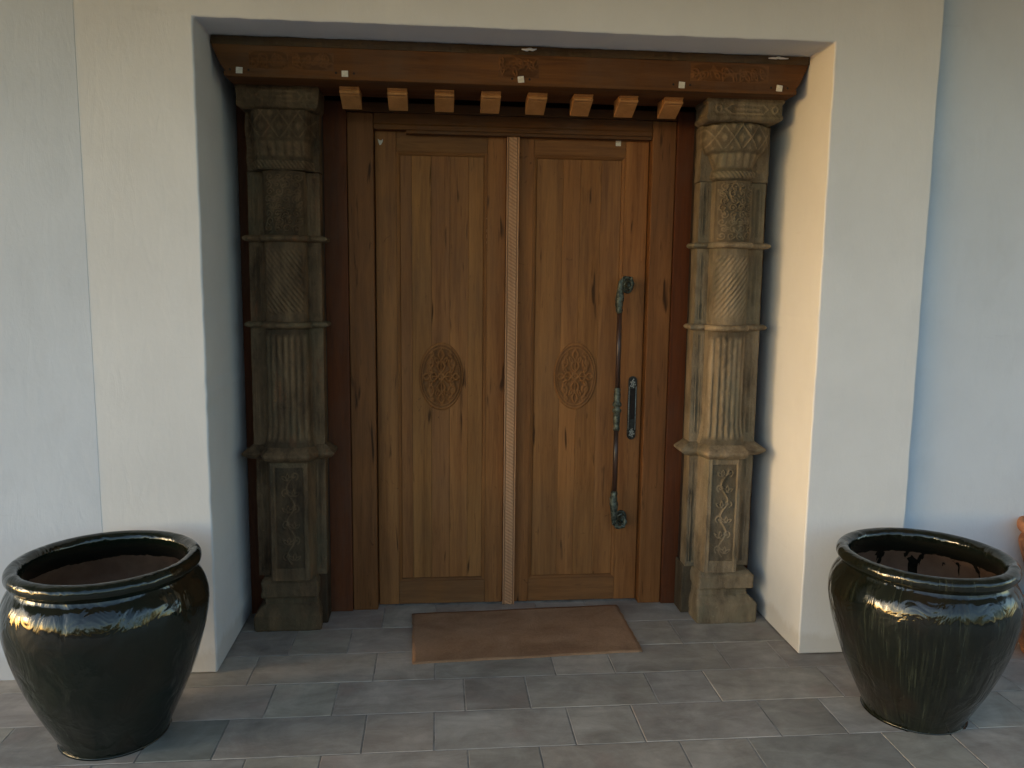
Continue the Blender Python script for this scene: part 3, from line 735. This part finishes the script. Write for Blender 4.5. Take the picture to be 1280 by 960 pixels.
    # ---- plinth: moulded block
    if Rt: rows = [(0, 2.074, 2.352, .331), (.006, 2.072, 2.356, .328), (.088, 2.073, 2.356, .329), (.094, 2.074, 2.353, .332), (.108, 2.077, 2.338, .346), (.122, 2.080, 2.324, .358), (.128, 2.080, 2.318, .366), (.152, 2.081, 2.316, .368), (.158, 2.081, 2.318, .366),
                     (.162, 2.078, 2.332, .345), (.168, 2.075, 2.337, .335), (.222, 2.075, 2.337, .335), (.230, 2.077, 2.333, .339), (.246, 2.084, 2.312, .355)]
    else: rows = [(0, .064, .348, .376), (.006, .060, .352, .372), (.070, .060, .352, .372), (.078, .063, .350, .376), (.098, .078, .342, .388), (.112, .096, .338, .400), (.118, .102, .336, .408), (.142, .103, .336, .410), (.146, .101, .336, .407),
                    (.152, .094, .341, .388), (.158, .091, .343, .384), (.220, .092, .343, .385), (.230, .096, .338, .390), (.246, .108, .33, .402)]
    rx = lambda i: rows[i]
    n = 16; v, f = [], []
    zs = np.array(sorted(set(list(np.linspace(0, .246, 40))+[q_[0] for q_ in rows]))); Rw = np.array(rows)
    for z in zs:
        a, b, yf = (float(np.interp(z, Rw[:, 0], Rw[:, k])) for k in (1, 2, 3)); yb = .565
        ring = []; cr = .006
        for k in range(n+1): ring.append((a, yb+(yf+cr-yb)*k/n))
        for k in range(n+1): ring.append((a+cr+(b-a-2*cr)*k/n, yf))
        for k in range(n+1): ring.append((b, yf+cr+(yb-yf-cr)*k/n))
        nv = 3*(n+1)
        for (x, y) in ring:
            j = .0030*(vnoise(np.array(x+y), np.array(z), 30, sd+9)+.7*vnoise(np.array(x+y), np.array(z), 90, sd+10))*2
            v.append((x+float(j), y+float(j), z))
    for j in range(len(zs)-1):
        for k in range(nv-1): f.append((j*nv+k, j*nv+k+1, (j+1)*nv+k+1, (j+1)*nv+k))
        f.append((j*nv+nv-1, j*nv, (j+1)*nv, (j+1)*nv+nv-1))
    f.append(tuple((len(zs)-1)*nv+k for k in range(nv)))
    me = mesh('plinth', v, f, True); bm = bmesh.new(); bm.from_mesh(me); bmesh.ops.recalc_face_normals(bm, faces=bm.faces); bm.to_mesh(me); bm.free()
    at = me.attributes.new('cavity', 'FLOAT', 'POINT'); at.data.foreach_set('value', [.7]*len(v)); me.set_sharp_from_angle(angle=R(24))
    link('plinth', me, M, c, (1.05, 1.05, 1.05) if Rt else (.95, .95, .95))
    box('back_block', wl+.0 if Rt else .300, (2.10 if Rt else .374), .46 if Rt else .45, .57, 0, .243, M, c, .006, 3)
    box('back_block', wl+.25 if Rt else .10, wr_+.004 if Rt else .2, .48, .57, 0, .243, M, c, .006, 3)
    # strip of timber the blocks are bedded on
    box('backing', wl+.012, wr_-.004, .4985, .574, .244, 2.344, M_dark, c, 0)
    return c
cL = column('L'); cR = column('R')

# ------------------------------------------------------------------ doormat
bm = bmesh.new()
cor = [(.774, .021), (1.749, .071), (1.745, .555), (.754, .514)]
nx, ny = 60, 34; top = []
for j in range(ny+1):
    for i in range(nx+1):
        u, w_ = i/nx, j/ny
        x = (cor[0][0]*(1-u)+cor[1][0]*u)*(1-w_)+(cor[3][0]*(1-u)+cor[2][0]*u)*w_
        y = (cor[0][1]*(1-u)+cor[1][1]*u)*(1-w_)+(cor[3][1]*(1-u)+cor[2][1]*u)*w_
        e = min(u, 1-u, w_, 1-w_)
        n1 = float(vnoise(np.array(u), np.array(w_), 9, 3)); n2 = float(vnoise(np.array(u), np.array(w_), 26, 6))
        if e == 0: x += n2*.006; y += n1*.007
        top.append(bm.verts.new((x, y, .0075+.003*n1+.001*n2+(.004*max(0, n1) if e == 0 else 0))))
idx = lambda i, j: top[j*(nx+1)+i]
for j in range(ny):
    for i in range(nx): bm.faces.new((idx(i, j), idx(i+1, j), idx(i+1, j+1), idx(i, j+1)))
bd = [idx(i, 0) for i in range(nx)]+[idx(nx, j) for j in range(ny)]+[idx(i, ny) for i in range(nx, 0, -1)]+[idx(0, j) for j in range(ny, 0, -1)]
lo = [bm.verts.new((v_.co.x, v_.co.y, .001)) for v_ in bd]
for k in range(len(bd)): bm.faces.new((bd[k], lo[k], lo[(k+1) % len(bd)], bd[(k+1) % len(bd)]))
o = from_bm('doormat', bm, M_mat); tag(o, 'brown flat doormat lying crooked in front of the double door', 'doormat')

# ------------------------------------------------------------------ glazed pots
outer = [(.0, .0), (.168, .0), (.172, .004), (.190, .045), (.214, .095), (.242, .155), (.270, .225), (.291, .290), (.307, .350), (.317, .402), (.321, .440), (.319, .472), (.310, .505), (.297, .530), (.285, .545), (.280, .556)]
rim = [(.279, .551), (.281, .558), (.290, .566), (.2985, .576), (.3005, .588), (.297, .600), (.288, .609), (.276, .6125), (.264, .610), (.255, .602), (.250, .590), (.250, .574)]
lin = [(.2505, .576), (.252, .560), (.262, .535), (.282, .500), (.294, .465), (.294, .43), (.27, .34), (.225, .22), (.17, .10), (.14, .04), (.0, .035)]
def smooth_prof(p, n=4):
    out = []
    for i in range(len(p)-1):
        p0, p1, p2, p3 = p[max(i-1, 0)], p[i], p[i+1], p[min(i+2, len(p)-1)]
        for k in range(n):
            t = k/n; out.append(tuple(max(0, .5*(2*p1[c]+(p2[c]-p0[c])*t+(2*p0[c]-5*p1[c]+4*p2[c]-p3[c])*t*t+(3*p1[c]-p0[c]-3*p2[c]+p3[c])*t**3)) for c in (0, 1)))
    return out+[p[-1]]
def pot(x, y, M, label, seed, rot, hs=1.):
    p = thing('glazed_pot', label, 'plant pot', 'large glazed pots flanking the doorway', (x, y, 0)); p.rotation_euler.z = rot
    for nm, pr, mt in (('body', outer, M), ('rim', rim, M), ('lining', lin, M_lineL if x < 0 else M_lineR)):
        lathe(nm, smooth_prof(pr), mt, p, 112, .0035, seed=seed)
    p.scale.z = hs
    return p
pot(-.238, -.395, M_glL, 'large black green glazed pot standing at the left of the doorway', 3, .4, 1.035)
pot(2.645, -.452, M_glR, 'large dark glazed pot with olive streaks standing at the right of the doorway', 8, 2.2)
# stacked terracotta pots at the right edge
for zb_, k, lab in ((0, 1.25, 'lowest terracotta pot of the stack by the right wall'), (.30, 1.08, 'upper terracotta pot standing on another by the right wall')):
    tp = [(.0, 0), (.085*k, 0), (.10*k, .03), (.13*k, .10), (.15*k, .17), (.152*k, .20), (.14*k, .225), (.135*k, .235), (.158*k, .24), (.163*k, .26), (.158*k, .28), (.14*k, .285), (.13*k, .27), (.13*k, .20), (.09*k, .05), (0, .045)]
    o = lathe('terracotta_pot', smooth_prof(tp, 3), M_terra, None, 64, .004, (3.50, -.09, zb_+.001), 5); tag(o, lab, 'plant pot', 'terracotta pots')

# ------------------------------------------------------------------ garden in front of the porch (lights and is mirrored in the pots)
def crown_mesh(seed, n=1500):
    rr = np.random.RandomState(seed); v, f = [], []
    cl = [(rr.normal(0, .9), rr.normal(0, .8), rr.normal(0, .75), rr.uniform(.55, 1.1)) for _ in range(16)]
    for i in range(n):
        c = cl[rr.randint(len(cl))]; d = rr.normal(size=3); d /= np.linalg.norm(d); p = np.array(c[:3])+d*c[3]*rr.uniform(.6, 1)
        a = rr.normal(size=3); a /= np.linalg.norm(a); b = np.cross(a, rr.normal(size=3)); b /= np.linalg.norm(b)
        s = rr.uniform(.10, .2); k = len(v)
        v += [p-a*s, p-b*s*.5, p+a*s, p+b*s*.5]; f.append((k, k+1, k+2, k+3))
    return mesh('crown', v, f)
crowns = [crown_mesh(i) for i in range(3)]
for me in crowns: me.materials.append(M_leaf)
labs = ['broad', 'tall', 'low', 'rounded', 'spreading', 'slender', 'dense', 'short', 'leaning', 'bushy', 'wide', 'small']
for i, (x, y, s) in enumerate(((-4.5, -15, 1.5), (-1.2, -16, 1.15), (1.4, -15, 1.5), (4.2, -16, 1.2), (7.5, -15, 1.6), (11, -13, 1.5), (14, -8, 1.7), (-8.5, -17, 1.25), (-13, -16, 1.2), (17, -2, 1.6))):
    t = thing('garden_tree', labs[i]+' leafy tree standing in the garden opposite the porch', 'tree', 'trees opposite the porch', (x, y-6, -.21)); s *= .75
    bm = bmesh.new(); tube(bm, [(0, 0, 0), (.05, .03, s*.8), (-.03, 0, s*1.7)], [.16, .12, .07], 10); from_bm('trunk', bm, M_bark, t)
    o = link('crown', crowns[i % 3], None, t); o.location = (0, 0, 1.75*s); o.scale = (s*1.15, s, s); o.rotation_euler.z = i*1.3
